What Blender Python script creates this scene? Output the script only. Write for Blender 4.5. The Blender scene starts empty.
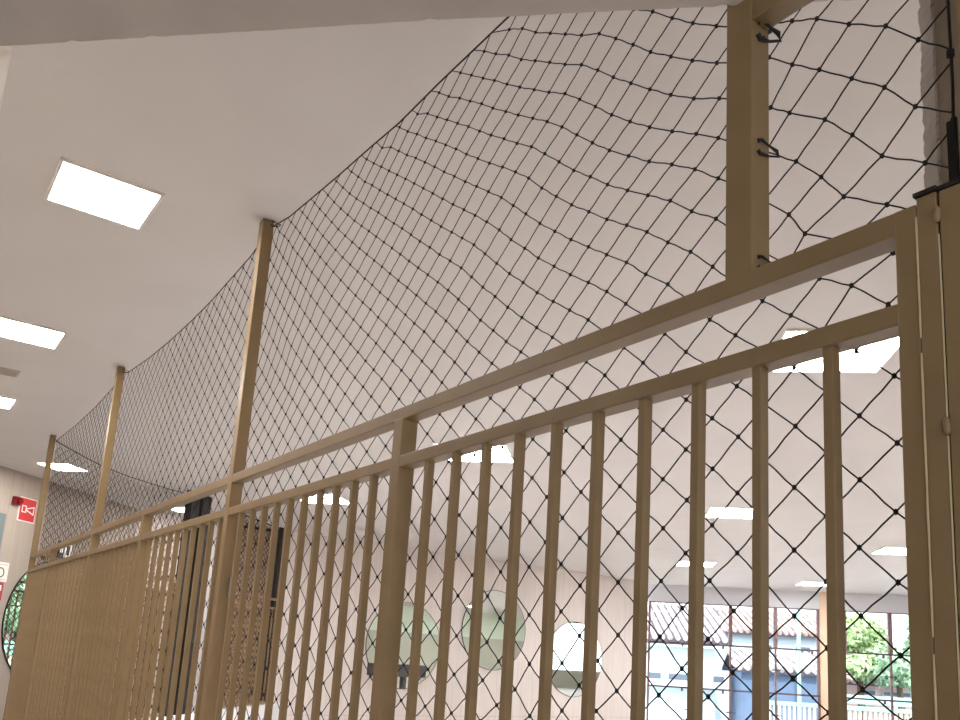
import bpy, math, random, numpy as np
from mathutils import Matrix, Vector
random.seed(7)
C = bpy.context.scene.collection
S = 1.2            # metres per survey unit (survey origin = the eye, 1.5 m above the floor)
EYE = 1.5
FLOOR = -1.25      # floor height in survey units
CEIL = 1.654
R2 = math.sqrt(0.5)
def W(p): return Vector((p[0]*S, p[1]*S, p[2]*S + EYE))

# ------------------------------------------------------------------ materials
def new_mat(name):
    m = bpy.data.materials.new(name); m.use_nodes = True
    return m, m.node_tree.nodes, m.node_tree.links, m.node_tree.nodes['Principled BSDF']
def lin(c): return tuple(((x/255)/12.92 if x/255 <= .04045 else ((x/255+.055)/1.055)**2.4) for x in c)
def plain(name, rgb, rough=.5, metal=0, noise=0.0, nscale=20, bump=0.0, spec=.5, stretch=(1,1,1)):
    m, N, L, b = new_mat(name)
    col = (*lin(rgb), 1)
    b.inputs['Base Color'].default_value = col; b.inputs['Roughness'].default_value = rough
    b.inputs['Metallic'].default_value = metal; b.inputs['Specular IOR Level'].default_value = spec
    if noise or bump:
        tc = N.new('ShaderNodeTexCoord'); mp = N.new('ShaderNodeMapping'); mp.inputs['Scale'].default_value = stretch
        L.new(tc.outputs['Object'], mp.inputs['Vector'])
        n = N.new('ShaderNodeTexNoise'); n.inputs['Scale'].default_value = nscale; n.inputs['Detail'].default_value = 5
        L.new(mp.outputs['Vector'], n.inputs['Vector'])
        if noise:
            r = N.new('ShaderNodeValToRGB')
            r.color_ramp.elements[0].position = .3; r.color_ramp.elements[1].position = .7
            r.color_ramp.elements[0].color = tuple(x*(1-noise) for x in col[:3]) + (1,)
            r.color_ramp.elements[1].color = tuple(min(1, x*(1+noise)) for x in col[:3]) + (1,)
            L.new(n.outputs['Fac'], r.inputs['Fac']); L.new(r.outputs['Color'], b.inputs['Base Color'])
        if bump:
            bp = N.new('ShaderNodeBump'); bp.inputs['Strength'].default_value = bump; bp.inputs['Distance'].default_value = .01
            L.new(n.outputs['Fac'], bp.inputs['Height']); L.new(bp.outputs['Normal'], b.inputs['Normal'])
    return m
def emit(name, rgb, strength):
    m, N, L, b = new_mat(name)
    b.inputs['Base Color'].default_value = (.9, .9, .9, 1)
    b.inputs['Emission Color'].default_value = (*lin(rgb), 1); b.inputs['Emission Strength'].default_value = strength
    return m
def panelling(name, rgb, axis):
    """pale laminate panels: fine vertical grain, joints every 1.25 m, one low horizontal joint"""
    m, N, L, b = new_mat(name)
    b.inputs['Roughness'].default_value = .45
    tc = N.new('ShaderNodeTexCoord')
    mp = N.new('ShaderNodeMapping'); mp.inputs['Scale'].default_value = (14, 14, .5)
    L.new(tc.outputs['Object'], mp.inputs['Vector'])
    n = N.new('ShaderNodeTexNoise'); n.inputs['Scale'].default_value = 2.2; n.inputs['Detail'].default_value = 6
    L.new(mp.outputs['Vector'], n.inputs['Vector'])
    c = lin(rgb); r = N.new('ShaderNodeValToRGB')
    r.color_ramp.elements[0].position = .3; r.color_ramp.elements[1].position = .72
    r.color_ramp.elements[0].color = (c[0]*.93, c[1]*.92, c[2]*.91, 1); r.color_ramp.elements[1].color = (min(1,c[0]*1.06), min(1,c[1]*1.06), min(1,c[2]*1.07), 1)
    L.new(n.outputs['Fac'], r.inputs['Fac'])
    d = N.new('ShaderNodeVectorMath'); d.operation = 'DOT_PRODUCT'; d.inputs[1].default_value = (*axis, 0)
    L.new(tc.outputs['Object'], d.inputs[0])
    def joint(src, period, off, width):
        a = N.new('ShaderNodeMath'); a.operation = 'ADD'; a.inputs[1].default_value = off; L.new(src, a.inputs[0])
        q = N.new('ShaderNodeMath'); q.operation = 'DIVIDE'; q.inputs[1].default_value = period; L.new(a.outputs[0], q.inputs[0])
        f = N.new('ShaderNodeMath'); f.operation = 'FRACT'; L.new(q.outputs[0], f.inputs[0])
        l = N.new('ShaderNodeMath'); l.operation = 'LESS_THAN'; l.inputs[1].default_value = width/period; L.new(f.outputs[0], l.inputs[0])
        return l.outputs[0]
    j1 = joint(d.outputs['Value'], 1.25, .46, .008)
    sp = N.new('ShaderNodeSeparateXYZ'); L.new(tc.outputs['Object'], sp.inputs[0])
    j2 = joint(sp.outputs['Z'], 20, -.22, .010)
    mx = N.new('ShaderNodeMath'); mx.operation = 'MAXIMUM'; L.new(j1, mx.inputs[0]); L.new(j2, mx.inputs[1])
    mix = N.new('ShaderNodeMixRGB'); mix.inputs['Color2'].default_value = (c[0]*.75, c[1]*.72, c[2]*.70, 1)
    L.new(mx.outputs[0], mix.inputs['Fac']); L.new(r.outputs['Color'], mix.inputs['Color1']); L.new(mix.outputs['Color'], b.inputs['Base Color'])
    return m
def glass_mat():
    m, N, L, b = new_mat('window_glass')
    out = N['Material Output']; N.remove(b)
    t = N.new('ShaderNodeBsdfTransparent'); g = N.new('ShaderNodeBsdfGlossy'); g.inputs['Roughness'].default_value = .02
    t.inputs['Color'].default_value = (.94, .97, .97, 1)
    fr = N.new('ShaderNodeFresnel'); fr.inputs['IOR'].default_value = 1.25
    mx = N.new('ShaderNodeMixShader'); L.new(fr.outputs[0], mx.inputs[0]); L.new(t.outputs[0], mx.inputs[1]); L.new(g.outputs[0], mx.inputs[2])
    L.new(mx.outputs[0], out.inputs['Surface'])
    return m
def tile_mat(name, rgb):
    m, N, L, b = new_mat(name); c = lin(rgb)
    tc = N.new('ShaderNodeTexCoord'); n = N.new('ShaderNodeTexNoise'); n.inputs['Scale'].default_value = 3.0; n.inputs['Detail'].default_value = 4
    L.new(tc.outputs['Object'], n.inputs['Vector'])
    r = N.new('ShaderNodeValToRGB'); r.color_ramp.elements[0].position = .35; r.color_ramp.elements[1].position = .65
    r.color_ramp.elements[0].color = (c[0]*.45, c[1]*.43, c[2]*.43, 1); r.color_ramp.elements[1].color = (*c, 1)
    L.new(n.outputs['Fac'], r.inputs['Fac']); L.new(r.outputs['Color'], b.inputs['Base Color']); b.inputs['Roughness'].default_value = .8
    return m
M = {
 'metal': plain('beige_metal_paint', (131,108,76), .44, noise=.07, nscale=9, bump=.04, spec=.35),
 'cord': plain('black_cord', (13,10,9), .7),
 'ceil': plain('ceiling_paint', (211,207,203), .9, noise=.025, nscale=1.6),
 'plaster': plain('grey_plaster', (186,177,168), .9, noise=.06, nscale=6, bump=.25),
 'reveal': plain('tan_plaster', (128,112,92), .85, noise=.10, nscale=14, bump=.5),
 'pink': panelling('pale_pink_panelling', (215,204,196), (0, 1)),
 'diag': panelling('pale_beige_panelling', (172,159,146), (-R2, R2)),
 'white': plain('white_paint', (226,224,224), .6),
 'grey': plain('header_grey', (205,203,206), .7),
 'floor': plain('beige_vinyl_floor', (200,192,189), .5, noise=.04, nscale=4),
 'green': plain('pale_green_paint', (214,222,204), .7),
 'tan': plain('warm_grey_paint', (186,182,168), .7),
 'dark': plain('dark_brown_wood', (32,23,18), .75, noise=.15, nscale=6),
 'black': plain('black_plastic', (20,18,18), .45),
 'red': plain('sign_red', (203,44,46), .4),
 'signwhite': plain('sign_white', (240,234,224), .5),
 'siren': plain('siren_red', (120,12,20), .25),
 'board': plain('slate_grey_board', (112,122,124), .5),
 'chrome': plain('chrome_latch', (170,172,172), .25, metal=.9),
 'ventm': plain('vent_grey', (178,168,158), .5),
 'fixture': plain('fixture_white', (226,222,214), .5),
 'lampA': emit('lamp_diffuser_near', (254,251,247), 33),
 'lampC': emit('lamp_diffuser_small', (255,252,250), 12),
 'lampB': emit('lamp_diffuser_hall', (251,253,255), 42),
 'frame': plain('window_frame_mauve_brown', (120,92,92), .5),
 'transom': plain('window_bar_dark', (74,66,72), .5),
 'wood': plain('orange_wood', (214,184,156), .5, noise=.1, nscale=8, stretch=(1,1,.1)),
 'glass': glass_mat(),
 'mirror': plain('mirror_silver', (232,238,232), .01, metal=1),
 'tile': tile_mat('clay_roof_tiles', (208,198,202)),
 'tile2': tile_mat('red_clay_roof_tiles', (216,188,182)),
 'underlay': plain('dark_roof_gaps', (96,84,92), .9),  # dark sheet colour stands in for shade between the tile rows
 'wallout': plain('pale_render', (196,210,220), .9, noise=.03, nscale=1),
 'bluewall': plain('blue_grey_wall', (96,114,142), .8, noise=.08, nscale=2),
 'pinkwall': plain('pink_render', (226,190,186), .9),
 'winout': plain('dark_window_glass', (96,104,120), .3),
 'teal': plain('teal_paint', (150,196,190), .6),
 'fenceout': plain('cream_balusters', (226,214,198), .7),
 'street': plain('pale_concrete', (214,214,212), .9, noise=.05, nscale=1),
 'bark': plain('bark', (110,90,72), .9),
}
def leaf(name, rgb):
    m, N, L, b = new_mat(name); c = lin(rgb)
    tc = N.new('ShaderNodeTexCoord'); n = N.new('ShaderNodeTexNoise'); n.inputs['Scale'].default_value = 1.7
    L.new(tc.outputs['Object'], n.inputs['Vector'])
    r = N.new('ShaderNodeValToRGB'); r.color_ramp.elements[0].position = .35; r.color_ramp.elements[1].position = .65
    r.color_ramp.elements[0].color = (c[0]*.55, c[1]*.62, c[2]*.55, 1); r.color_ramp.elements[1].color = (*c, 1)
    L.new(n.outputs['Fac'], r.inputs['Fac']); L.new(r.outputs['Color'], b.inputs['Base Color']); b.inputs['Roughness'].default_value = .6
    return m
M['leaf'] = leaf('yellow_green_leaves', (204,222,168)); M['leaf2'] = leaf('mid_green_leaves', (184,208,178))

# ------------------------------------------------------------------ mesh building
class Fr:      # a local frame: u along, v across, z up (survey units)
    def __init__(s, o=(0,0), u=(1,0), v=(0,1)): s.o, s.u, s.v = o, u, v
    def p(s, u, v, z): return (s.o[0]+s.u[0]*u+s.v[0]*v, s.o[1]+s.u[1]*u+s.v[1]*v, z)
XY = Fr()
class MB:
    def __init__(s): s.v = []; s.f = []
    def add(s, vs, fs):
        b = len(s.v); s.v += [tuple(W(p)) for p in vs]; s.f += [tuple(b+i for i in f) for f in fs]; return s
    def box(s, u, v, z, fr=XY):
        P = [fr.p(a, b, c) for c in z for b in v for a in u]
        return s.add(P, [(0,2,3,1),(4,5,7,6),(0,1,5,4),(2,6,7,3),(0,4,6,2),(1,3,7,5)])
    def prism(s, poly, z0, z1):
        n = len(poly); P = [(x, y, z0) for x, y in poly] + [(x, y, z1) for x, y in poly]
        return s.add(P, [tuple(range(n))[::-1], tuple(range(n, 2*n))] + [(i, (i+1) % n, n+(i+1) % n, n+i) for i in range(n)])
    def slab(s, pts, d):       # a flat polygon in space pushed along vector d
        n = len(pts); Q = [tuple(p[i]+d[i] for i in range(3)) for p in pts]
        return s.add(list(pts)+Q, [tuple(range(n))[::-1], tuple(range(n, 2*n))] + [(i, (i+1) % n, n+(i+1) % n, n+i) for i in range(n)])
    def tube(s, pts, r, k=6, caps=True):
        pts = [np.array(p, float) for p in pts]; rings = []
        for i, p in enumerate(pts):
            d = pts[min(i+1, len(pts)-1)] - pts[max(i-1, 0)]; d /= (np.linalg.norm(d) + 1e-12)
            a = np.array((0, 0, 1.)) if abs(d[2]) < .9 else np.array((1., 0, 0))
            e = np.cross(d, a); e /= np.linalg.norm(e); g = np.cross(d, e)
            rr = r[i] if isinstance(r, (list, tuple)) else r
            rings.append([tuple(p + rr*(math.cos(2*math.pi*j/k)*e + math.sin(2*math.pi*j/k)*g)) for j in range(k)])
        V = [q for R in rings for q in R]; F = []
        for i in range(len(pts)-1):
            for j in range(k): F.append((i*k+j, i*k+(j+1) % k, (i+1)*k+(j+1) % k, (i+1)*k+j))
        if caps: F += [tuple(range(k))[::-1], tuple((len(pts)-1)*k+j for j in range(k))]
        return s.add(V, F)
    def ball(s, c, r, sz=1.0):
        V = [(c[0], c[1], c[2]+r*sz), (c[0], c[1], c[2]-r*sz)]; n = 6
        for h, q in ((.5, .87), (-.5, .87)):
            for j in range(n): V.append((c[0]+r*q*math.cos(6.283*j/n), c[1]+r*q*math.sin(6.283*j/n), c[2]+r*sz*h))
        F = []
        for j in range(n):
            a, b = 2+j, 2+(j+1) % n
            F += [(0, a, b), (a, a+n, b+n, b), (1, b+n, a+n)]
        return s.add(V, F)
    def disc(s, c, r, axis_u, n_vec, t, seg=64, r_in=0):
        """a disc (or ring) of thickness t along n_vec, in the plane spanned by axis_u and z"""
        o = np.array(c); u = np.array((*axis_u, 0.)); nv = np.array((*n_vec, 0.)); z = np.array((0, 0, 1.))
        ring = lambda R, d: [tuple(o + R*(math.cos(2*math.pi*j/seg)*u + math.sin(2*math.pi*j/seg)*z) + d*nv) for j in range(seg)]
        if r_in == 0:
            V = ring(r, 0) + ring(r, t)
            return s.add(V, [tuple(range(seg)), tuple(range(seg, 2*seg))[::-1]] + [(j, seg+j, seg+(j+1) % seg, (j+1) % seg) for j in range(seg)])
        V = ring(r, 0) + ring(r, t) + ring(r_in, t) + ring(r_in, 0); F = []
        for j in range(seg):
            k = (j+1) % seg
            for a, b in ((0,1),(1,2),(2,3),(3,0)): F.append((a*seg+j, b*seg+j, b*seg+k, a*seg+k))
        return s.add(V, F)
    def build(s, name, m, parent=None, bevel=0, smooth=False):
        o0 = origin_of(parent)
        me = bpy.data.meshes.new(name); me.from_pydata([(x-o0[0], y-o0[1], z-o0[2]) for x, y, z in s.v], [], s.f); me.update()
        import bmesh
        bm = bmesh.new(); bm.from_mesh(me); bmesh.ops.recalc_face_normals(bm, faces=bm.faces); bm.to_mesh(me); bm.free()
        if smooth:
            for p in me.polygons: p.use_smooth = True
        me.materials.append(M[m] if isinstance(m, str) else m)
        o = bpy.data.objects.new(name, me); C.objects.link(o)
        if parent: o.parent = parent; ORG[o.name] = o0
        if bevel:
            b = o.modifiers.new('edge', 'BEVEL'); b.width = bevel; b.segments = 2; b.limit_method = 'ANGLE'
        return o
ORG = {}
def origin_of(p): return ORG.get(p.name, (0, 0, 0)) if p else (0, 0, 0)
def thing(name, label, cat, at, group=None):
    o = bpy.data.objects.new(name, None); C.objects.link(o); o.location = W(at); ORG[o.name] = tuple(W(at)); o.empty_display_size = .1
    return tag(o, label, cat, group)
def tag(o, label, cat, group=None, kind=None):
    o['label'] = label; o['category'] = cat
    if group: o['group'] = group
    if kind: o['kind'] = kind
    return o
def struct(o, label, cat):
    return tag(o, label, cat, kind='structure')
# ------------------------------------------------------------------ camera
cam = bpy.data.objects.new('camera', bpy.data.cameras.new('camera')); C.objects.link(cam)
yaw, pitch, roll = 6.27348291e-01, 1.90346485e-01, -6.01365989e-02
fwd = Vector((-math.cos(yaw)*math.cos(pitch), math.sin(yaw)*math.cos(pitch), math.sin(pitch)))
rt = Vector((math.sin(yaw), math.cos(yaw), 0)); dn = fwd.cross(rt)
# the image's right, and down, after the roll
r_ = math.cos(roll)*rt + math.sin(roll)*dn; d_ = fwd.cross(r_)
cam.matrix_world = Matrix(((r_[0], -d_[0], -fwd[0], 0), (r_[1], -d_[1], -fwd[1], 0), (r_[2], -d_[2], -fwd[2], EYE), (0, 0, 0, 1)))
cam.data.sensor_width = 36; cam.data.lens = 36*831.133/960
cam.data.shift_x = -(493.472-480)/960; cam.data.shift_y = (493.761-360)/960
cam.data.clip_start = .02; cam.data.clip_end = 400
bpy.context.scene.camera = cam

# ------------------------------------------------------------------ the room
NEAR = Fr((1.77*R2*R2, -1.77*R2*R2), (1, 0), (0, 1))
# near wall: the plane x - y = -1.77, u runs along (.707,.707), v towards the eye
NW = Fr((-.885, .885), (R2, R2), (R2, -R2))
DW = Fr((-4.625, -4.625), (-R2, R2), (R2, R2))       # diagonal wall x + y = -9.25, v into the room
WW = Fr((-12.7, 12.7), (R2, R2), (-R2, R2))          # window wall y - x = 25.4, v outwards
RF = Fr((-8.03, 1.08), (-R2, R2), (R2, R2))          # return fence
OUT = Fr((0, 0), (R2, R2), (-R2, R2))                # the street, v = distance out

struct(MB().prism([(-13.2,-5.2),(5.2,-5.2),(5.2,30.8),(-12.35,13.25),(-13.2,12.9)], FLOOR-.12, FLOOR).build('floor', 'floor'), 'pale beige vinyl floor of the hall', 'floor')
struct(MB().prism([(-13.2,-5.2),(5.2,-5.2),(5.2,30.8),(-12.35,13.25),(-13.2,12.9)], CEIL, CEIL+.1).build('ceiling', 'ceil'), 'flat white ceiling with square panel lights', 'ceiling')
# far wall with the round mirrors, plane x = -11.97
struct(MB().box((-12.2,-11.97), (2.6,12.72), (FLOOR, CEIL)).build('wall_far', 'pink'), 'pale pink panelled wall carrying the round mirrors', 'wall')
struct(MB().box((-1,10.36), (-.2,0), (FLOOR, CEIL), DW).build('wall_left', 'diag'), 'beige panelled diagonal wall with the red alarm sign', 'wall')
struct(MB().box((-13.2,5.0), (-5.2,-5.0), (FLOOR, CEIL)).build('wall_back', 'white'), 'white wall behind the photographer', 'wall')
east = MB().box((4.0,4.2), (-5.0,-4.2), (FLOOR, .62)).box((4.0,4.2), (.8,23.0), (FLOOR, .62)); struct(east.build('wall_right', 'tan'), 'warm grey lower half of the wall opposite the mirrors', 'wall')  # gap left in this unseen stretch to let daylight onto the camera side
struct(MB().box((4.0,4.2), (-5.0,-4.2), (.62, CEIL)).box((4.0,4.2), (.8,23.0), (.62, CEIL)).box((4.0,4.2), (-4.2,.8), (1.45, CEIL)).build('trim_5', 'green'), 'pale green upper half of the wall opposite the mirrors', 'wall')

# near wall: left jamb, right jamb with a broken plaster edge, lintel
TH = .20
def rough_edge(mb, u0, zs, side, fr):
    pass
nw = MB()
struct(MB().box((-6.5,-1.248), (-.06,-.002), (FLOOR, 1.3), NW).box((-6.5,-1.6), (-.002,TH), (FLOOR, 1.095), NW).build('trim_8', plain('warm_white_paint', (236,226,214), .7)), 'pale plaster jamb at the top left corner of the photo', 'jamb')
nw.box((.6,6.9), (0,TH), (FLOOR, 1.1), NW)
struct(nw.build('wall_front', 'plaster'), 'plastered wall around the opening in front of the fence', 'wall')
# lintel with a chipped lower edge
def lintel():
    mb = MB(); n = 900; us = [-6.5 + 13.4*i/n for i in range(n+1)]; rr = random.Random(3); j = 0
    V = []
    for u in us:
        dz = -.014*max(0, u+.3) if u < 1 else -.0182
        j = .7*j + rr.uniform(-.0008, .0008); q = -.0030 + rr.uniform(0, .0012) + (.004 if rr.random() < .03 else 0)
        for v, z in ((0, 1.1+j*.5+q+dz), (.010, 1.0975+j*.3+dz), (TH, 1.0975+dz), (TH, CEIL), (0, CEIL)): V.append(NW.p(u, v, z))
    F = []
    for i in range(n):
        for k in range(5): F.append((i*5+k, i*5+(k+1) % 5, (i+1)*5+(k+1) % 5, (i+1)*5+k))
    return mb.add(V, F)
struct(lintel().build('trim_1', 'plaster'), 'grey plaster lintel along the top of the photo', 'lintel')
# right jamb: brown reveal with a strip of broken grey plaster along its edge
struct(MB().box((.457,.6), (0,TH), (FLOOR,1.09), NW).build('trim_2', 'reveal'), 'tan brown jamb behind the gate posts', 'jamb')
def jamb():
    mb = MB(); n = 420; rr = random.Random(5); V = []; w = 0
    for i in range(n+1):
        z = FLOOR + (1.09-FLOOR)*i/n
        w = .72*w + rr.uniform(-.0016, .0016) + (rr.uniform(-.003,.003) if rr.random() < .08 else 0)
        V += [NW.p(.4485+w, .0, z), NW.p(.4500+w*.7, .018+rr.uniform(-.002,.002), z), NW.p(.4535+w*.3, .036+rr.uniform(-.003,.003), z), NW.p(.459, .040, z), NW.p(.459, 0, z)]
    F = []
    for i in range(n):
        for k in range(5): F.append((i*5+k, i*5+(k+1) % 5, (i+1)*5+(k+1) % 5, (i+1)*5+k))
    return mb.add(V, F)
struct(jamb().build('trim_9', 'plaster'), 'strip of broken grey plaster along the right jamb', 'jamb')

# window wall: header, end pieces, orange wood post, white pilaster
HB = 1.30
ww = MB().box((.5,23.7), (0,.25), (HB, CEIL), WW)
struct(ww.build('trim_3', 'grey'), 'pale grey header band above the windows', 'lintel')
struct(MB().box((9.85,23.7), (0,.25), (FLOOR, HB), WW).build('wall_window', 'white'), 'white wall beyond the windows, hidden by the gate', 'wall')
struct(MB().box((4.04,4.19), (-.02,.25), (FLOOR, CEIL), WW).build('trim_4', 'wood'), 'narrow orange wood post between the two windows', 'post')
struct(MB().box((-11.97,-11.93), (3.66,3.86), (FLOOR, CEIL-.02)).build('trim_6', 'white'), 'white vertical strip on the far wall behind the fence', 'trim')

dr = thing('door_1', 'tan brown door on the far wall behind the crossing fence', 'door', (-11.95,4.4,FLOOR)); dr['kind'] = 'structure'
MB().box((-11.97,-11.94), (3.98,4.86), (FLOOR,1.60)).build('door_panel', plain('tan_brown_door', (168,140,120), .5, noise=.08, nscale=5), dr)
MB().box((-11.97,-11.92), (3.94,3.98), (FLOOR,1.64)).box((-11.97,-11.92), (4.86,4.90), (FLOOR,1.64)).box((-11.97,-11.92), (3.98,4.86), (1.60,1.64)).build('door_frame', 'dark', dr)
MB().box((-11.94,-11.90), (4.06,4.09), (-.35,-.15)).build('door_handle', 'chrome', dr)
def window(name, t0, t1, mulls, label):
    root = thing(name, label, 'window', WW.p((t0+t1)/2, .1, FLOOR)); root['kind'] = 'structure'
    f = MB()
    f.box((t0,t0+.045), (.05,.13), (FLOOR,HB), WW); f.box((t1-.045,t1), (.05,.13), (FLOOR,HB), WW); f.box((t0,t1), (.05,.13), (HB-.02,HB), WW); f.box((t0,t1), (.05,.13), (FLOOR,FLOOR+.05), WW)
    f.build('window_frame', 'frame', root)
    for z in (.458, -.443):
        MB().box((t0,t1), (.045,.12), (z-.017,z+.017), WW).build('transom', 'transom', root)
    for t in mulls:
        MB().box((t-.036,t+.036), (.04,.13), (.475,HB), WW).build('mullion', 'frame', root)
        m = MB().box((t-.017,t+.017), (.05,.12), (FLOOR,.441), WW).build('mullion', 'frame', root)
        for z in (.02,-.88):
            MB().box((t-.09,t+.09), (.02,.05), (z-.012,z+.012), WW).build('hinge', 'transom', m)
    ts = [t0] + mulls + [t1]
    for a, b in zip(ts[:-1], ts[1:]):
        for z in (.458, -.443):
            MB().box((b-.17,b-.13), (.02,.05), (z-.075,z-.01), WW).build('latch', 'transom', root)
    MB().box((t0+.02,t1-.02), (.085,.09), (FLOOR+.02,HB-.01), WW).build('window_pane', 'glass', root)
    return root
window('window_1', .60, 4.04, [1.46, 2.28, 3.18], 'tall window left of the orange wood post, looking onto tiled roofs')
window('window_2', 4.19, 9.85, [4.53, 5.41, 6.27, 7.13, 8.0, 8.9], 'tall window right of the orange wood post, looking onto trees')
# side opening of the hall (seen only in the mirrors)
g = thing('window_3', 'window at the far end of the hall, seen in a mirror', 'window', (4.1, 26.2, FLOOR)); g['kind'] = 'structure'
MB().box((4.05,4.15), (23.0,23.06), (FLOOR,CEIL)).box((4.05,4.15), (29.3,29.36), (FLOOR,CEIL)).box((4.05,4.15), (23.0,29.4), (CEIL-.08,CEIL)).box((4.05,4.15), (26.1,26.16), (FLOOR,CEIL)).build('window_frame', 'frame', g)
struct(MB().box((4.0,4.2), (23.0,29.6), (FLOOR,-.5)).build('wall_parapet', 'tan'), 'low wall under the window seen in the mirror', 'wall')
MB().box((4.09,4.1), (23.0,29.4), (FLOOR,CEIL-.05)).build('window_pane', 'glass', g)

# ------------------------------------------------------------------ ceiling lights, vent
def panel_light(cx, cy, half, rot, mat, label, z=CEIL, group=None):
    a = math.radians(rot); u = (math.cos(a), math.sin(a)); v = (-math.sin(a), math.cos(a)); fr = Fr((cx, cy), u, v)
    t = thing('ceiling_light', label, 'ceiling light', (cx, cy, z-.012), group)
    w = .012; h = half+w
    f = MB()
    for b in (((-h,h),(-h,-half)), ((-h,h),(half,h)), ((-h,-half),(-half,half)), ((half,h),(-half,half))): f.box(b[0], b[1], (z-.012, z), fr)
    f.build('frame', 'fixture', t)
    MB().box((-half,half), (-half,half), (z-.008, z-.001), fr).build('diffuser', mat, t)
    return t
panel_light(-3.32,.462,.168,0,'lampA','large glowing square ceiling light at the left, nearest of the row before the fence')
panel_light(-5.27,.455,.168,0,'lampA','second glowing ceiling light down the row, cut by the left edge of the photo')
panel_light(-7.12,.432,.168,0,'lampA','small third ceiling light at the left edge, just below the ceiling vent')
panel_light(-9.52,1.35,.17,45,'lampA','ceiling light seen past the far end post of the fence, above the red alarm sign')
far = [(-2.30,3.80,'large angled ceiling light behind the rails beside the right fence post, topmost beyond the net'),
 (-5.60,3.85,'angled ceiling light behind the middle rail, right of the short middle post'),
 (-5.60,7.30,'ceiling light low behind the balusters, midway between the windows and the middle rail'),
 (-5.60,10.75,'ceiling light beside the right fence post just above the right-hand window'),
 (-9.00,10.70,'thin ceiling light above the left end of the windows'),
 (-9.00,14.10,'faint thin ceiling light right above the window header by the orange post'),
 (-8.85,3.95,'ceiling light under the middle rail, above the pink wall left of the short middle post'),
 (-11.30,3.12,'small ceiling light glowing between the two rails beside the dark pillars')]
for i, (x, y, lb) in enumerate(far):
    panel_light(x, y, .29 if i != 7 else .19, 45, 'lampB' if i != 7 else 'lampC', lb)
for x, y in ((1.1,7.3),(1.1,10.75),(-2.3,14.1),(-2.3,17.5),(1.1,17.5),(1.1,21.0)):  # lamps added out of view, carrying on the grid, to brighten the mirrored wall
    panel_light(x, y, .29, 45, 'lampB', 'ceiling light of the hall hidden behind the gate, seen only in the mirrors', group='hall lights seen in the mirrors')
v = thing('ceiling_vent', 'small grey ceiling vent at the left edge between two ceiling lights', 'vent', (-6.23,.45,CEIL-.01))
MB().box((-6.315,-6.15), (.33,.535), (CEIL-.006,CEIL)).build('frame', 'ventm', v)
for k in range(6):
    x = -6.295 + k*.026
    MB().box((x,x+.012), (.345,.52), (CEIL-.012,CEIL-.006)).build('slat', 'ventm', v)

# ------------------------------------------------------------------ the fence
BV = .0025
ZT0, ZT1 = .571, .604
ZM0, ZM1 = .446, .476
ZB0, ZB1 = -.87, -.84
PITCH = .1145
fence = thing('metal_fence', 'long beige metal fence of square balusters with tall posts up to the ceiling', 'fence', (-4.2,1.02,FLOOR))
XL = -8.03
MB().box((XL,-.512), (1.0,1.040), (ZT0,ZT1)).build('top_rail', 'metal', fence, BV)
MB().box((XL,-.512), (1.0,1.040), (ZM0,ZM1)).build('middle_rail', 'metal', fence, BV)
MB().box((XL,-.512), (1.0,1.040), (ZB0,ZB1)).build('bottom_rail', 'metal', fence, BV)
TALL = [-3.090, -5.545, -8.03]; LOW = [-1.832, -4.345, -7.02]; PW = .045
for x in TALL: MB().box((x,x+PW), (.999,1.044), (FLOOR,CEIL-.006)).build('tall_post', 'metal', fence, BV)
for x in LOW: MB().box((x,x+PW), (.999,1.044), (FLOOR,ZT0+.004)).build('short_post', 'metal', fence, BV)
MB().box((-.790,-.7405), (1.0,1.048), (ZT1-.004,1.112)).build('tall_post', 'metal', fence, BV)
MB().box((-.5155,-.4865), (.999,1.044), (FLOOR,ZT1)).build('end_post', 'metal', fence, BV)
MB().box((-.7405,-.426), (1.002,1.042), (1.046,1.082)).build('upper_rail', 'metal', fence, BV)
MB().box((-.426,-.382), (1.0,1.045), (.618,1.085)).build('tall_post', 'metal', fence, BV)
bays = [(LOW[0]+PW,-.5155,10,True)] + [(a+PW,b,10,False) for a, b in zip([TALL[0],LOW[1],TALL[1],LOW[2],TALL[2]],[LOW[0],TALL[0],LOW[1],TALL[1],LOW[2]])]
proto = None; BW = .0156
def baluster(x):
    global proto
    if proto is None:
        proto = MB().box((x,x+BW), (1.004,1.0236), (ZB1-.002,ZM0+.002)).build('baluster', 'metal', fence, BV*.7); proto['x0'] = x; return proto
    o = proto.copy(); C.objects.link(o); o.parent = fence; o.location = (S*(x-proto['x0']), 0, 0); return o
for a, b, n, meas in bays:
    if meas:
        for k in range(10): baluster(-.6258-.11635*k)
    else:
        for k in range(n): baluster((-3.162 - .1135*k) if abs(b-TALL[0]) < .01 else a + (b-a)*(k+1)/(n+1) - BW/2)
del proto['x0']
# lock strike on the post
MB().box((-3.046,-3.037), (1.032,1.043), (.148,.218)).build('strike_plate', 'chrome', fence)

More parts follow.
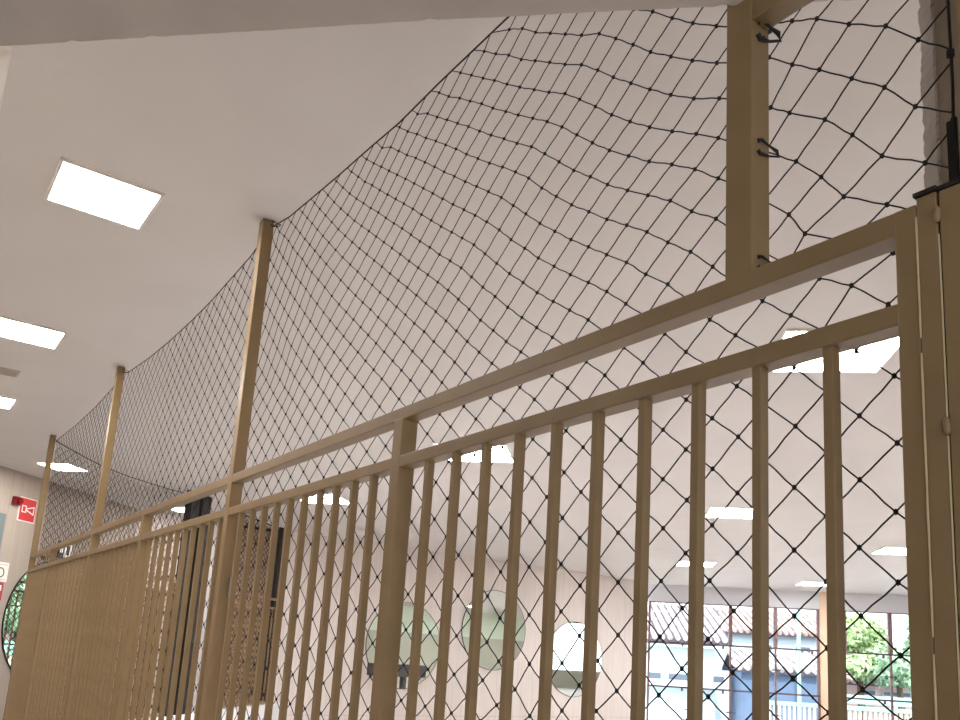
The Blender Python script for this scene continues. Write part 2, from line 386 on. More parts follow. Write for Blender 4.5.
# gate post and gate at the right
gp = thing('gate_post', 'beige gate post between the fence end and the gate, black strip on top', 'post', (-.474,1.02,FLOOR))
MB().box((-.4855,-.4600), (.998,1.046), (FLOOR,.611)).build('shaft', 'metal', gp, BV)
MB().box((-.4875,-.4585), (.994,1.048), (.611,.6165)).build('top_strip', 'black', gp)
wl = MB()
for z0, z1 in ((.42,.585),(.05,.40),(-.5,.03)): wl.tube([(-.4862,.9985,z0+(z1-z0)*i/12) for i in range(13)], [.0011+.0006*((i*7) % 3)/2 for i in range(13)], 5)
wl.build('weld_bead', plain('weld_bead_paint', (196,176,140), .3), gp)  # thin pale line along the gap between fence end and post
gate = thing('metal_gate', 'beige metal gate leaf at the right edge of the photo, hung on the gate post', 'gate', (-.2,1.02,FLOOR))
MB().box((-.4570,-.415), (.998,1.042), (FLOOR+.03,.609)).build('stile', 'metal', gate, BV)
MB().box((.35,.3945), (.998,1.042), (FLOOR+.03,.609)).build('stile', 'metal', gate, BV)
for z0, z1 in ((ZT0,.609),(ZM0,ZM1),(ZB0,ZB1)): MB().box((-.415,.35), (1.0,1.04), (z0,z1)).build('rail', 'metal', gate, BV)
for k in range(5): MB().box((-.30+.125*k,-.283+.125*k), (1.004,1.0245), (ZB1-.002,ZM0+.002)).build('baluster', 'metal', gate)
MB().box((-.4578,-.416), (.996,1.044), (.609,.6145)).build('top_strip', 'black', gate)
for z in (.577, .30):
    hb = MB().tube([(-.4585,.996,z-.011),(-.4585,.996,z-.006),(-.4585,.9955,z+.006),(-.4585,.996,z+.011)], [.0022,.0042,.0042,.0022], 10); hb.build('hinge', 'metal', gate, smooth=True)
MB().tube([(-.4588,.9985,-.9),(-.4588,.9985,.55)], .0011, 5).build('weld_bead', bpy.data.materials['weld_bead_paint'], gate)  # pale line along the gap between post and gate

# ------------------------------------------------------------------ the net: knots measured in the fence plane as (string a, string k, x, z)
NODES = np.array([[-3,1,-1019,1279],[-2,1,-967,1230],[-1,1,-915,1185],[0,1,-860,1143],[-12,2,-1598,1600],[-11,2,-1514,1556],[-10,2,-1458,1523],[-9,2,-1403,1477],[-8,2,-1346,1438],[-7,2,-1290,1400],[-6,2,-1233,1361],[-5,2,-1175,1328],[-4,2,-1123,1283],[-3,2,-1071,1236],[-2,2,-1022,1189],[-1,2,-968,1146],[0,2,-915,1105],[1,2,-858,1066],[-12,3,-1623,1560],[-11,3,-1568,1519],[-10,3,-1509,1479],[-9,3,-1455,1434],[-8,3,-1398,1396],[-7,3,-1342,1358],[-6,3,-1286,1319],[-5,3,-1229,1284],[-4,3,-1175,1239],[-3,3,-1126,1193],[-2,3,-1074,1149],[-1,3,-1021,1105],[0,3,-966,1062],[1,3,-910,1023],[2,3,-852,991],[-11,4,-1620,1478],[-10,4,-1566,1440],[-9,4,-1509,1397],[-8,4,-1454,1357],[-7,4,-1396,1317],[-6,4,-1339,1278],[-5,4,-1281,1242],[-4,4,-1230,1199],[-3,4,-1178,1153],[-2,4,-1127,1106],[-1,4,-1073,1062],[0,4,-1019,1021],[1,4,-961,982],[2,4,-903,947],[-10,5,-1618,1402],[-9,5,-1565,1360],[-8,5,-1507,1319],[-7,5,-1454,1281],[-6,5,-1395,1241],[-5,5,-1340,1203],[-4,5,-1286,1161],[-3,5,-1234,1115],[-2,5,-1183,1070],[-1,5,-1130,1026],[0,5,-1074,986],[1,5,-1018,947],[2,5,-960,913],[3,5,-905,877],[4,5,-853,835],[-8,6,-1565,1284],[-7,6,-1507,1244],[-6,6,-1452,1204],[-5,6,-1394,1166],[-4,6,-1343,1123],[-3,6,-1290,1077],[-2,6,-1239,1032],[-1,6,-1185,992],[0,6,-1132,950],[1,6,-1074,911],[2,6,-1019,876],[3,6,-962,840],[4,6,-911,797],[5,6,-857,760],[-7,7,-1564,1205],[-6,7,-1506,1167],[-5,7,-1451,1128],[-4,7,-1398,1087],[-3,7,-1347,1039],[-2,7,-1294,995],[-1,7,-1241,952],[0,7,-1185,912],[1,7,-1130,872],[2,7,-1073,836],[3,7,-1019,800],[4,7,-966,758],[5,7,-912,719],[6,7,-863,673],[-6,8,-1560,1125],[-5,8,-1503,1084],[-4,8,-1452,1041],[-3,8,-1401,998],[-2,8,-1347,952],[-1,8,-1293,911],[0,8,-1238,870],[1,8,-1182,832],[2,8,-1127,794],[3,8,-1071,757],[4,8,-1019,714],[5,8,-964,675],[-5,9,-1559,1043],[-4,9,-1503,999],[-3,9,-1453,954],[-2,9,-1398,911],[-1,9,-1346,868],[0,9,-1290,828],[1,9,-1235,789],[2,9,-1178,752],[3,9,-1123,714],[4,9,-1069,671],[-4,10,-1557,957],[-3,10,-1505,913],[-2,10,-1451,868],[-1,10,-1397,827],[0,10,-1344,785],[1,10,-1287,746],[2,10,-1232,709],[3,10,-1174,670],[-3,11,-1557,870],[-2,11,-1503,828],[-1,11,-1450,784],[0,11,-1394,742],[1,11,-1339,702],[2,11,-1284,664],[-2,12,-1558,785],[-1,12,-1502,743],[0,12,-1448,700],[1,12,-1391,660],[0,13,-1499,661],[-9,6,-1619,1323],[-5,10,-1609,1001],[-8,7,-1618,1244],[-11,5,-1675,1441],[-11,6,-1730,1404],[-11,7,-1784,1366],[-11,8,-1835,1324],[-12,5,-1729,1480],[-5,11,-1660,957],[-12,7,-1839,1406],[-12,6,-1787,1445],[-12,8,-1892,1365],[-10,6,-1674,1365],[-10,7,-1728,1326],[-9,7,-1674,1284],[-9,8,-1726,1244],[-10,8,-1781,1283],[-13,6,-1843,1483],[-13,5,-1788,1518],[-13,7,-1897,1445],[-13,8,-1948,1406],[-14,8,-2004,1443],[-14,7,-1953,1486],[-14,6,-1899,1525],[-14,5,-1843,1561],[-15,8,-2059,1483],[-15,7,-2012,1525],[-15,6,-1960,1556],[-16,8,-2115,1524],[-17,8,-2173,1551],[-16,7,-2067,1568],[-6,11,-1716,997],[-6,10,-1666,1042],[-7,10,-1719,1079],[-7,11,-1772,1036],[-8,11,-1826,1077],[-8,10,-1775,1118],[-9,10,-1830,1159],[-9,11,-1883,1117],[-10,11,-1938,1159],[-10,10,-1887,1200],[-11,10,-1940,1240],[-11,11,-1994,1201],[-12,11,-2048,1239],[-12,10,-1997,1281],[-13,10,-2051,1320],[-13,11,-2104,1280],[-14,11,-2158,1321],[-14,10,-2107,1359],[-15,10,-2163,1399],[-15,11,-2215,1360],[-16,11,-2271,1401],[-16,10,-2220,1442],[-17,10,-2275,1479],[2,13,-1387,577],[3,13,-1334,538],[3,12,-1279,577],[4,12,-1228,539],[2,14,-1441,536],[1,14,-1496,576],[7,8,-868,578],[7,9,-919,534],[8,8,-815,535],[8,7,-763,578],[9,7,-712,538],[10,8,-707,452],[8,10,-917,447],[8,11,-968,403],[9,11,-916,359],[9,12,-966,314],[10,12,-912,271],[10,13,-963,228],[11,13,-913,182],[11,12,-859,224],[11,11,-810,271],[10,11,-859,317],[10,10,-809,362],[9,10,-861,403],[9,9,-812,447],[11,14,-965,138],[12,14,-918,92],[12,15,-965,45],[12,12,-810,176],[13,15,-917,-5],[13,16,-965,-50],[13,13,-816,87],[11,9,-706,360],[14,14,-818,-6],[12,10,-709,267],[13,11,-710,174],[14,12,-711,79],[15,13,-714,-9],[12,17,-1062,-50],[11,16,-1063,46],[10,15,-1067,139],[9,14,-1071,229],[8,13,-1070,315],[7,12,-1071,403],[10,17,-1163,43],[10,18,-1209,-9],[9,17,-1218,88],[9,16,-1167,136],[8,16,-1224,180],[8,15,-1173,227],[7,15,-1226,271],[7,14,-1175,317],[6,14,-1227,363],[6,15,-1277,319],[6,13,-1174,406],[5,14,-1278,409],[5,15,-1328,366],[6,16,-1328,272],[7,17,-1323,179],[6,18,-1419,173],[6,19,-1461,122],[7,19,-1412,75],[7,20,-1453,24],[8,18,-1315,82],[9,19,-1306,-15],[9,20,-1348,-67],[10,20,-1297,-114],[5,17,-1427,269],[4,16,-1434,360],[14,10,-610,171],[14,9,-558,215],[13,9,-607,265],[13,8,-553,308],[15,10,-558,122],[15,11,-610,79],[12,8,-605,356],[12,7,-554,402],[16,11,-558,29],[16,12,-610,-17],[10,6,-612,553],[10,5,-550,581],[11,6,-559,507],[9,4,-556,657],[9,3,-501,696],[8,3,-561,736],[7,3,-605,792],[6,3,-649,841],[6,4,-700,794],[7,4,-657,747],[8,4,-621,698],[7,5,-714,708],[8,5,-686,664],[8,2,-511,788],[7,2,-554,843],[7,1,-503,890],[6,1,-549,942],[5,1,-606,982],[4,1,-660,1027],[4,2,-705,971],[3,2,-749,1011],[5,2,-657,933],[4,3,-746,915],[5,3,-711,886],[6,10,-1020,540],[5,11,-1120,540],[-3,14,-1712,747],[-4,14,-1767,789],[-5,14,-1821,832],[-5,15,-1874,791],[-6,15,-1927,832],[-6,14,-1877,872],[-7,14,-1931,914],[-7,15,-1984,873],[-8,15,-2039,915],[-8,14,-1987,955],[-9,15,-2095,956],[-9,14,-2043,996],[-10,14,-2098,1036],[-10,15,-2150,998],[-11,14,-2154,1079],[-11,15,-2208,1039],[-12,14,-2210,1119],[-10,19,-2386,845],[-11,19,-2440,885],[-11,20,-2482,835],[-12,20,-2536,877],[-12,19,-2496,929],[-13,19,-2548,970],[-13,20,-2592,920],[-14,19,-2603,1011],[-14,20,-2647,961],[-15,20,-2701,1003],[-15,19,-2659,1055],[-16,19,-2711,1097],[-17,19,-2763,1139],[-17,20,-2810,1091],[-16,20,-2758,1048],[-18,20,-2863,1135],[-18,19,-2820,1184],[-19,20,-2913,1178],[-19,19,-2871,1227],[-19,18,-2828,1277],[-19,17,-2789,1328],[-20,17,-2839,1370],[-20,18,-2883,1324],[-20,16,-2799,1423],[-19,16,-2745,1382],[-18,17,-2736,1286],[-18,16,-2694,1336],[-19,21,-2948,1120],[-18,21,-2898,1077],[-18,22,-2938,1022],[-18,23,-2978,973],[-17,23,-2929,933],[-17,22,-2888,981],[-19,23,-3030,1015],[-19,22,-2991,1068],[-20,23,-3083,1058],[-20,22,-3045,1111],[-20,21,-3004,1165],[-21,21,-3054,1209],[-21,20,-3023,1268],[-20,20,-2966,1221],[-17,21,-2843,1031],[-16,21,-2792,989],[-16,22,-2833,938],[-17,16,-2640,1293],[-17,17,-2679,1242],[-16,17,-2627,1198],[-21,18,-2935,1369],[-21,17,-2891,1416],[-21,16,-2854,1469],[-15,22,-2778,896],[-9,19,-2330,803],[-22,18,-2988,1416],[-22,17,-2946,1463],[-22,16,-2908,1518],[-23,16,-2960,1559],[-23,17,-2998,1509],[-24,17,-3043,1546],[-24,16,-3020,1600],[-24,18,-3088,1504],[-23,18,-3040,1460],[-25,17,-3097,1606]])
NK, NV = NODES[:, :2], NODES[:, 2:]/1000
_m = (NV[:,0] < -1.0) & (NV[:,1] > .45)
A_ = np.c_[np.ones(_m.sum()), NK[_m]]; BASE = np.linalg.lstsq(A_, NV[_m], rcond=None)[0]
RES = NV - np.c_[np.ones(len(NK)), NK] @ BASE
KNOWN = {(int(a), int(k)): tuple(v) for (a, k), v in zip(NK, NV)}
def lattice(a, k):
    if (a, k) in KNOWN: return KNOWN[(a, k)]
    d2 = ((NK - (a, k))**2).sum(1); o = np.argpartition(d2, 20)[:20]; w = 1/(d2[o]+.5)**1.5
    X = np.c_[np.ones(20), NK[o]-(a, k)]; lam = np.diag([0, 1., 1.])*w.sum()*40
    far = max(0.0, math.sqrt(d2[o].min())-3)
    sol = np.linalg.solve((X.T*w) @ X + lam*(1+far), (X.T*w) @ RES[o])
    return tuple(np.array((1, a, k)) @ BASE + sol[0])
def interp(pts, x):
    for (x0, y0), (x1, y1) in zip(pts[:-1], pts[1:]):
        if x0 <= x <= x1: return y0 + (y1-y0)*(x-x0)/(x1-x0)
    return pts[0][1] if x < pts[0][0] else pts[-1][1]
ROPE = [(-8.0,1.605),(-7.8,1.597),(-7.1,1.572),(-6.4,1.570),(-5.84,1.596),(-5.56,1.64),(-5.45,1.602),(-4.92,1.563),(-4.52,1.549),(-4.1,1.548),(-3.8,1.558),(-3.3,1.60),(-3.09,1.65),(-3.06,1.640),(-2.9,1.612),(-2.7,1.600),(-2.47,1.588),(-2.25,1.581),(-2.05,1.571),(-1.825,1.580),(-1.63,1.582),(-1.5,1.583),(-.80,1.60)]
ROPE = [(x*1.0095, z*1.0095) for x, z in ROPE]          # measured at 1.05, the net hangs at 1.06
YN = 1.06
def inside(x, z):
    if z < -1.18: return False
    if x > -.755: return x < -.462 and z < 1.066
    return x > -8.03 and z < interp(ROPE, x)
def clip_edge(p, q):
    a, b = inside(*p), inside(*q)
    if a and b: return p, q
    if not a and not b: return None
    if not a: p, q = q, p
    lo, hi = 0., 1.
    for _ in range(12):
        m = (lo+hi)/2
        if inside(p[0]+(q[0]-p[0])*m, p[1]+(q[1]-p[1])*m): lo = m
        else: hi = m
    return p, (p[0]+(q[0]-p[0])*lo, p[1]+(q[1]-p[1])*lo)
def net_mesh(grid, ok, clip, put, rad, knot_r, knot_ok):
    mb = MB()
    for (a, k), p in grid.items():
        for nb in ((a+1, k), (a, k+1)):
            if nb not in grid: continue
            e = clip(p, grid[nb])
            if e and (e[0][0]-e[1][0])**2+(e[0][1]-e[1][1])**2 > 1e-6:
                (x0, z0), (x1, z1) = e
                if knot_r and knot_ok(*p) and (x1-x0)**2 > 4e-4:      # cords leave the knots a little slack
                    sg = (-1 if nb[0] > a else 1)*.0012*math.sin(a*1.7+k*2.3)
                    mb.tube([put(x0,z0), put(x0*.65+x1*.35, z0*.65+z1*.35+sg), put(x0*.3+x1*.7, z0*.3+z1*.7-sg), put(x1,z1)], rad, 6, False)
                else: mb.tube([put(x0,z0), put(x1,z1)], rad, 4, False)
        if knot_r and ok(*p) and knot_ok(*p): mb.ball(put(*p), knot_r, 1.15)
    return mb
grid = {}
inv = np.linalg.inv(BASE[1:].T)
zs = (1.75, -1.35)
for a in range(-170, 60):
    for k in range(-110, 170):
        g0 = BASE[0] + a*BASE[1] + k*BASE[2]
        if -8.4 < g0[0] < -.2 and -1.5 < g0[1] < 1.85: grid[(a, k)] = lattice(a, k)
net = thing('safety_net', 'black knotted safety net stretched behind the long fence up to the ceiling', 'net', (-4.2,YN,FLOOR))
net_mesh(grid, inside, clip_edge, lambda x, z: (x, YN, z),   .00124, .0041, lambda x, z: x > -4.5).build('netting', 'cord', net)
rp = [(x, YN, z) for x, z in ROPE]
MB().tube(rp, .0026, 6).build('edge_rope', 'cord', net)
MB().tube([(-.757,YN-.004,1.064),(-.70,YN,1.068),(-.62,YN,1.066),(-.52,YN,1.066),(-.463,YN,1.066)], .0024, 6).build('edge_rope', 'cord', net)
MB().tube([(-.463,YN,1.066),(-.461,YN,1.0),(-.460,YN,.80),(-.4625,YN,.7),(-.459,YN,.62),(-.461,YN,-.9)], .0021, 6).build('edge_rope', 'cord', net)
def tie(x, z, y=1.03, s=1.0):
    """a knotted loop of black cord through a lug on the post"""
    m = MB(); q = .011*s
    m.tube([(x, y-.014, z+q*.9), (x+q*.4, y-.008, z+q*1.1), (x+q*.7, y+.006, z+q*.5), (x+q*1.0, y+.022, z+q*.1), (x+q*.9, YN, z-q*.5), (x+q*.3, y+.012, z-q*.9), (x+q*.1, y-.010, z-q*1.2), (x, y-.014, z-q*.8)], [.0042*s,.003*s,.0019*s,.0036*s,.0022*s,.0019*s,.0034*s,.0044*s], 6)
    m.build('tie', 'cord', net)
for z, s_ in ((1.036,1.3),(.822,.9),(.622,.8)): tie(-.7395, z, 1.030, s_)
for x, z in ((-3.04,1.635),(-5.50,1.625),(-7.985,1.60)): tie(x, z, 1.045, .8)
MB().box((-.4665,-.4555), (1.050,1.058), (.60,.735)).build('strap', 'cord', net)
for x, y, z, r_0 in ((-.748,1.056,1.062,.0085),(-.742,1.046,1.074,.0075),(-.7395,1.03,1.024,.005)): MB().ball((x,y,z), r_0, 1.2).build('tie', 'cord', net)
for z, r_0 in ((.842,.0065),(.74,.005),(.60,.006)): MB().ball((-.461,1.06,z), r_0, 1.3).build('tie', 'cord', net)

# ------------------------------------------------------------------ the return fence and its net
rf = thing('metal_fence', 'beige baluster fence crossing behind the long fence at its far end', 'fence', RF.p(2.7,0,FLOOR))
U1, U2, U3 = 2.30, 3.42, 5.30
for z0, z1, nm in ((ZT0,ZT1,'top_rail'),(ZM0,ZM1,'middle_rail'),(ZB0,ZB1,'bottom_rail')):
    MB().box((.06,U1), (-.04,0), (z0,z1), RF).build(nm, 'metal', rf)
    MB().box((U2,U3), (-.04,0), (z0,z1), RF).build(nm, 'metal', rf)
for u in (U1-.045, U2): MB().box((u,u+.045), (-.044,0), (FLOOR,ZT1), RF).build('tall_post', 'metal', rf)
bp = None
for u0, u1 in ((.06,U1-.045),(U2+.045,U3)):
    n = int((u1-u0)/PITCH)
    for k in range(n):
        u = u0 + (u1-u0)*(k+.5)/n
        if bp is None: bp = MB().box((u-BW/2,u+BW/2), (-.03,-.01), (ZB1,ZM0), RF).build('baluster', 'metal', rf); bu = u
        else:
            o = bp.copy(); C.objects.link(o); o.parent = rf; o.location = (S*RF.u[0]*(u-bu), S*RF.u[1]*(u-bu), 0)
struct(MB().box((.06,5.5), (-.09,.05), (FLOOR,ZB0-.012), RF).build('trim_7', 'white'), 'low white kerb under the crossing fence', 'kerb')
rn = thing('safety_net', 'black net hung across the far end, above the crossing fence', 'net', RF.p(2.7,-.06,FLOOR))
RR = [(.04,1.62),(.5,1.572),(.75,1.556),(1.2,1.553),(2.0,1.583),(2.25,1.60)]
def in_a(u, z): return .04 < u < 2.32 and -1.0 < z < interp(RR, u)
def in_b(u, z): return 3.45 < u < 5.24 and -.8 < z < 1.62
def clipper(f):
    def c(p, q):
        a, b = f(*p), f(*q)
        return (p, q) if a and b else None
    return c
g2 = {}
for i in range(-20, 160):
    for j in range(-120, 90):
        u = .053*(i+j)*.5*1.0; z = .0415*(i-j)*1.0*.5*2
        u = .0535*(i+j); z = .0415*(i-j)
        if -.1 < u < 5.4 and -1.3 < z < 1.8: g2[(i, j)] = (u, z + .012*math.sin(u*3.1))
net_mesh(g2, in_a, clipper(in_a), lambda u, z: RF.p(u,-.06,z),   .0024, 0, None).build('netting', 'cord', rn)
net_mesh(g2, in_b, clipper(in_b), lambda u, z: RF.p(u,-.06,z), .0042, 0, None).build('netting', 'cord', rn)
MB().tube([RF.p(u,-.06,z) for u, z in RR], .0045, 6).build('edge_rope', 'cord', rn)
MB().tube([RF.p(3.45,-.06,1.62),RF.p(5.24,-.06,1.62)], .010, 6).build('edge_rope', 'cord', rn)
MB().box((5.06,5.25), (-.09,-.03), (ZB1,CEIL-.01), RF).build('edge_pole', 'dark', rn)
for u0, u1, lb in ((2.33,2.52,'left one of two dark brown pillars behind the rails by the far end'), (2.58,2.79,'right one of two dark brown pillars behind the rails by the far end')):
    p = MB().box((u0,u1), (-.06,.02), (FLOOR,CEIL-.004), RF).build('pillar', 'dark', None, .004); tag(p, lb, 'pillar')

# ------------------------------------------------------------------ things on the walls
def su(y): return (y+4.625)/R2      # diagonal wall: world y -> distance along it
s0, s1 = su(1.108), su(1.278)
sg = thing('alarm_sign', 'red square alarm sign with a white horn picture on the diagonal wall', 'sign', DW.p((s0+s1)/2, .01, 1.14))
MB().box((s0-.012,s1+.012), (0,.012), (1.128,1.395), DW).build('border', 'signwhite', sg)
MB().box((s0,s1), (.012,.016), (1.14,1.383), DW).build('plate', 'red', sg)
def outline(mb, pts, w, fr, v0, v1):
    n = len(pts)
    for i in range(n):
        (a, b), (c, d) = pts[i], pts[(i+1) % n]; L = math.hypot(c-a, d-b); nx, nz = -(d-b)/L*w/2, (c-a)/L*w/2; ex, ez = (c-a)/L*w/2, (d-b)/L*w/2
        q = [(a-ex+nx,b-ez+nz),(c+ex+nx,d+ez+nz),(c+ex-nx,d+ez-nz),(a-ex-nx,b-ez-nz)]
        A = [fr.p(x, v0, z) for x, z in q]; B = [fr.p(x, v1, z) for x, z in q]
        mb.add(A+B, [(0,1,2,3),(7,6,5,4),(0,4,5,1),(1,5,6,2),(2,6,7,3),(3,7,4,0)])
    return mb
sm = (s0+s1)/2
ic = outline(MB(), [(s0+.03,1.300),(s0+.088,1.300),(s0+.088,1.232),(s0+.03,1.232)], .013, DW, .016, .019)
outline(ic, [(s0+.094,1.272),(s1-.03,1.305),(s1-.03,1.222),(s0+.094,1.258)], .013, DW, .016, .019)
ic.build('horn_symbol', 'signwhite', sg)
si = thing('fire_siren', 'small dark red alarm siren beside the red alarm sign', 'siren', DW.p(su(1.05), .02, 1.28))
MB().box((su(1.015),su(1.088)), (0,.05), (1.285,1.375), DW).build('base', 'siren', si, .012)
MB().disc(DW.p(su(1.05), .05, 1.33), .035, DW.u, DW.v, .03, 24).build('lens', 'siren', si)
bd = MB().box((su(.74),su(.973)), (0,.02), (.70,1.164), DW).build('notice_board', 'board', None, .004)
tag(bd, 'slate grey board at the left edge below the fire siren', 'board')
# white notice with a red ring
ns = thing('notice_sign', 'white notice with a dark ring at the left edge of the photo', 'sign', DW.p(su(1.0), .01, .45))
MB().box((su(.90),su(1.098)), (0,.01), (.45,.655), DW).build('plate', 'signwhite', ns)
MB().disc(DW.p(su(1.02), .01, .545), .055, DW.u, DW.v, .004, 32, .042).build('ring', plain('sign_grey', (120,104,104), .5), ns)
MB().box((su(.95),su(1.085)), (.01,.013), (.628,.634), DW).box((su(.95),su(1.085)), (.01,.013), (.468,.473), DW).build('lettering', plain('sign_pink', (200,150,150), .5), ns)
rs = thing('fire_notice', 'small red notice with white panels under the white notice', 'sign', DW.p(su(1.0), .01, .30))
MB().box((su(.90),su(1.075)), (.002,.01), (.25,.44), DW).build('plate', plain('notice_red', (176,52,66), .5), rs)
MB().box((su(.93),su(1.055)), (.01,.013), (.352,.412), DW).box((su(.93),su(1.05)), (.01,.013), (.282,.312), DW).build('white_panel', 'signwhite', rs)
# exit sign seen between the rails
ex = thing('exit_sign', 'small black sign with a white doorway picture seen between the rails at the far left', 'sign', RF.p(.28, .02, .60))
a, c = .19, .370
MB().box((a,c), (.003,.022), (.605,.755), RF).build('plate', 'black', ex)
e2 = outline(MB(), [(a+.085,.735),(a+.155,.735),(a+.155,.628),(a+.085,.628)], .024, RF, .022, .026)
e2.build('door_symbol', 'signwhite', ex)
MB().box((a+.018,a+.05), (.022,.026), (.655,.70), RF).build('arrow_symbol', 'signwhite', ex)

def mirror(cy, cz, label, fr=None, u=None):
    if fr is None: c, un, nv = (-11.97, cy, cz), (0, 1), (1, 0)
    else: c, un, nv = fr.p(u, 0, cz), fr.u, fr.v
    t = thing('round_mirror', label, 'mirror', (c[0]+nv[0]*.03, c[1]+nv[1]*.03, cz-.69))
    MB().disc((c[0]+nv[0]*.002, c[1]+nv[1]*.002, cz), .70, un, nv, .016, 72, .694).build('rim', 'black', t)
    MB().disc((c[0]+nv[0]*.002, c[1]+nv[1]*.002, cz), .693, un, nv, .014, 72).build('mirror_glass', 'mirror', t)
mirror(7.05, .06, 'round mirror on the pink wall right behind the short middle post')
mirror(8.87, .42, 'round mirror on the pink wall, highest and middle of the three')
mirror(10.80, .00, 'round mirror on the pink wall nearest the windows, reflecting daylight')
mirror(0, .06, 'round mirror on the diagonal wall left of the fence end', DW, 2.30+4.625/R2)
sh = thing('wall_shelf', 'dark bracketed shelf under the leftmost round mirror of the pink wall', 'shelf', (-11.8,6.95,-.45))
MB().box((-11.97,-11.72), (6.42,7.36), (-.44,-.25)).build('board', plain('dark_grey_shelf', (74,68,66), .5), sh)
for y in (6.62,7.05): MB().box((-11.96,-11.9), (y,y+.06), (-.64,-.44)).build('bracket', plain('bracket_grey', (92,88,84), .5), sh)
# ------------------------------------------------------------------ the street outside
struct(MB().box((-40,60), (-60,90), (-4.2,-4.0), OUT).build('ground_outside', 'street'), 'pale street outside the windows', 'ground')
def roof(mb, t0, t1, n0, z0, n1, z1, pitch=.235, r=.085):
    """sloping sheet covered in half-round tile rows running up the slope"""
    sk = .42; t = t0 + pitch/2
    while t < t1+sk:
        a, c = max(0, (t-t1)/sk), 1-max(0, (t0+sk-t)/sk)          # the rows run a little askew; trim them at the verges
        if c > a+.05: mb.tube([OUT.p(t-sk*f, n0-.08+(n1-n0+.08)*f, z0+.02+(z1-z0)*f) for f in (a, c)], r, 7)
        t += pitch
    return mb
def house(name, label, t0, t1, n0, n1, z0, z1, ridge, wins, wm, rm, over=.35, sill=None):
    h = thing(name, label, 'house', OUT.p((t0+t1)/2, (n0+n1)/2, z0))
    MB().box((t0,t1), (n0,n1), (z0,z1), OUT).build('wall', wm, h)
    rf_ = MB(); roof(rf_, t0-over, t1+over, n0-over, z1, (n0+n1)/2, ridge); tl = rf_.build('roof_tiles', rm, h); rf_ = MB()
    rf_.slab([OUT.p(t0-over,n0-over,z1), OUT.p(t1+over,n0-over,z1), OUT.p(t1+over,(n0+n1)/2,ridge), OUT.p(t0-over,(n0+n1)/2,ridge)], (0,0,-.1))
    P = [OUT.p(t0-over,n1+over,z1), OUT.p(t1+over,n1+over,z1), OUT.p(t1+over,(n0+n1)/2,ridge), OUT.p(t0-over,(n0+n1)/2,ridge)]
    rf_.slab(P, (0,0,-.1)); rf_.build('roof', 'underlay', h)
    for a, b, c, d in wins:
        w = MB().box((a,b), (n0-.04,n0), (c,d), OUT).build('window', 'wallout', h)
        MB().box((a+.04,b-.04), (n0-.055,n0-.04), (c+.04,d-.04), OUT).build('pane', 'winout', w)
    if sill: 
        for z in sill: MB().box((t0,t1), (n0-.35,n0), (z-.06,z), OUT).build('ledge', 'street', h)
    return h
house('house', 'long pale house with a tiled roof behind the left window', -5.5, 2.95, 26.9, 33, -4.0, .80, 2.05,
      [(.9,1.35,-.48,-.22),(1.5,2.15,-.48,-.22),(2.85,3.25,-.48,-.22),(-.2,.5,-.48,-.22),(-1.5,-.8,-.48,-.22)], 'wallout', 'tile', .35, [-.62,.62])
house('house', 'pale house with a higher tiled roof left of the orange wood post', 3.6, 7.6, 33.5, 37.5, -4.0, 1.40, 2.35, [(6.6,7.2,.70,1.0),(5.3,5.8,.70,1.0)], 'wallout', 'tile2', .3)
house('outbuilding', 'low blue grey outbuilding with a tiled roof left of the orange wood post', 3.55, 6.0, 25.6, 28.4, -4.0, .02, .55, [], 'bluewall', 'tile', .2)
house('house', 'low pink house with a red roof below the trees in the right window', 7.2, 14.5, 30, 34, -4.0, -.20, .30, [(7.9,8.5,-.62,-.42),(8.7,9.6,-.62,-.42),(9.9,10.6,-.62,-.42)], 'pinkwall', 'tile2', .3)
# balustrade on a street wall
bal = thing('street_fence', 'cream slatted fence low outside the right window', 'fence', OUT.p(6.6,24.2,-4.0))
MB().box((3.9,13.0), (24.2,24.45), (-4.0,-1.6), OUT).build('base_wall', 'wallout', bal)
MB().box((3.9,13.0), (24.18,24.42), (-.90,-.80), OUT).build('top_rail', 'teal', bal)
for k in range(70): 
    t = 3.95 + k*.13
    MB().box((t,t+.07), (24.25,24.33), (-1.6,-.9), OUT).build('slat', 'fenceout', bal)
aw = MB().slab([OUT.p(5.0,26.6,-.55),OUT.p(11.5,26.6,-.55),OUT.p(11.5,25.8,-.74),OUT.p(5.0,25.8,-.74)], (0,0,-.04)).box((5.0,5.06),(25.9,25.96),(-4.0,-.7),OUT).box((11.4,11.46),(25.9,25.96),(-4.0,-.7),OUT).build('awning', 'teal'); tag(aw, 'pale teal awning behind the cream slatted fence', 'awning')
pl = thing('lamp_post', 'thin teal pole outside, left of the orange wood post', 'pole', OUT.p(4.72,23.4,-4.0))
MB().tube([OUT.p(4.72,23.4,-4.0),OUT.p(4.72,23.4,2.6)], .05, 10).build('shaft', 'teal', pl)
MB().tube([OUT.p(4.72,23.4,-4.0),OUT.p(4.72,23.4,-3.8)], .09, 10).build('foot', 'teal', pl)
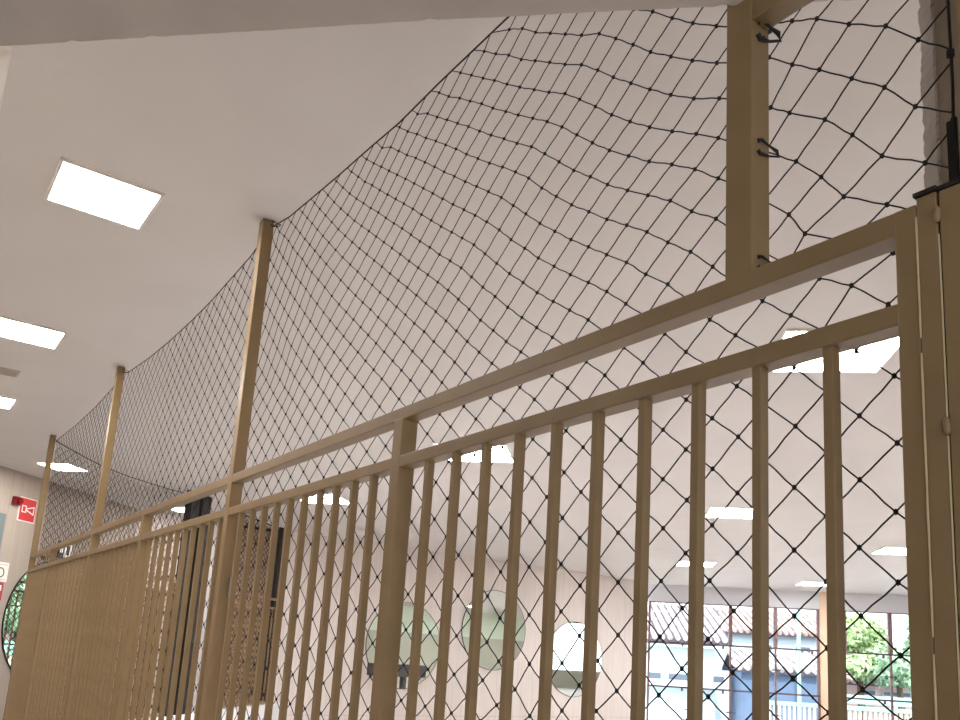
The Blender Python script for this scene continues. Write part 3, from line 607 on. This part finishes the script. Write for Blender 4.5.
def tree(label, t, n, z, rx, rz, count, mat, seed, holes=()):
    r = thing('tree', label, 'tree', OUT.p(t,n,-4.0)); rr = random.Random(seed)
    MB().tube([OUT.p(t,n,-4.0),OUT.p(t+.1,n,-1.8),OUT.p(t,n+.1,z)], [.2,.15,.06], 8).build('trunk', 'bark', r)
    br = MB()
    for k in range(9):
        a = rr.uniform(0,6.283); br.tube([OUT.p(t,n,z-rz*.6), OUT.p(t+rx*.7*math.cos(a), n+rx*.6*math.sin(a), z+rz*rr.uniform(-.3,.7))], [.06,.015], 5)
    br.build('branch', 'bark', r)
    clumps = [(t+rx*rr.uniform(-.75,.75), n+rx*rr.uniform(-.7,.7), z+rz*rr.uniform(-.75,.8), rr.uniform(.28,.5)) for _ in range(26)]
    mb = MB()
    for k in range(count):
        c = clumps[k % len(clumps)]; d = np.array([rr.gauss(0,1) for _ in range(3)]); d /= np.linalg.norm(d); q = c[3]*rr.uniform(.55,1)
        o = np.array((c[0]+d[0]*q, c[1]+d[1]*q, c[2]+d[2]*q*.85))
        e = np.array([rr.gauss(0,1) for _ in range(3)]); e /= np.linalg.norm(e); f = np.cross(e, d+.01); f /= np.linalg.norm(f)
        L, w = rr.uniform(.09,.15), rr.uniform(.04,.06)
        q4 = [o-e*L, o+f*w, o+e*L, o-f*w]
        mb.add([OUT.p(*p_) for p_ in q4], [(0,1,2,3)])
    mb.build('foliage', mat, r)
tree('yellow green tree at the left side of the right window', 7.5, 28.2, .85, .9, .85, 5200, 'leaf', 11)
tree('green tree at the right side of the right window, beside the fence post', 9.85, 28.2, 1.2, .95, 1.1, 5200, 'leaf2', 12)
tree('low green tree above the red roof in the right window', 8.5, 27.6, .28, .95, .42, 4200, 'leaf2', 13)

# ------------------------------------------------------------------ light
sun = bpy.data.objects.new('sun', bpy.data.lights.new('sun', 'SUN')); C.objects.link(sun)
sun.data.energy = 2.5; sun.data.angle = .009; sun.data.color = (1,.97,.92)
sun.rotation_euler = Vector((-.45,.62,-.80)).to_track_quat('-Z','Y').to_euler()
w = bpy.data.worlds.new('world'); bpy.context.scene.world = w; w.use_nodes = True
bg = w.node_tree.nodes['Background']; bg.inputs['Color'].default_value = (.90,.95,1,1); bg.inputs['Strength'].default_value = 2.1
vs = bpy.context.scene.view_settings
bpy.context.scene.display_settings.display_device = 'sRGB'
vs.view_transform = 'Standard'; vs.look = 'None'; vs.exposure = 1.0; vs.gamma = 1; vs.use_curve_mapping = False
cy = bpy.context.scene.cycles
cy.max_bounces = 10; cy.diffuse_bounces = 6; cy.transparent_max_bounces = 16; cy.sample_clamp_indirect = 8
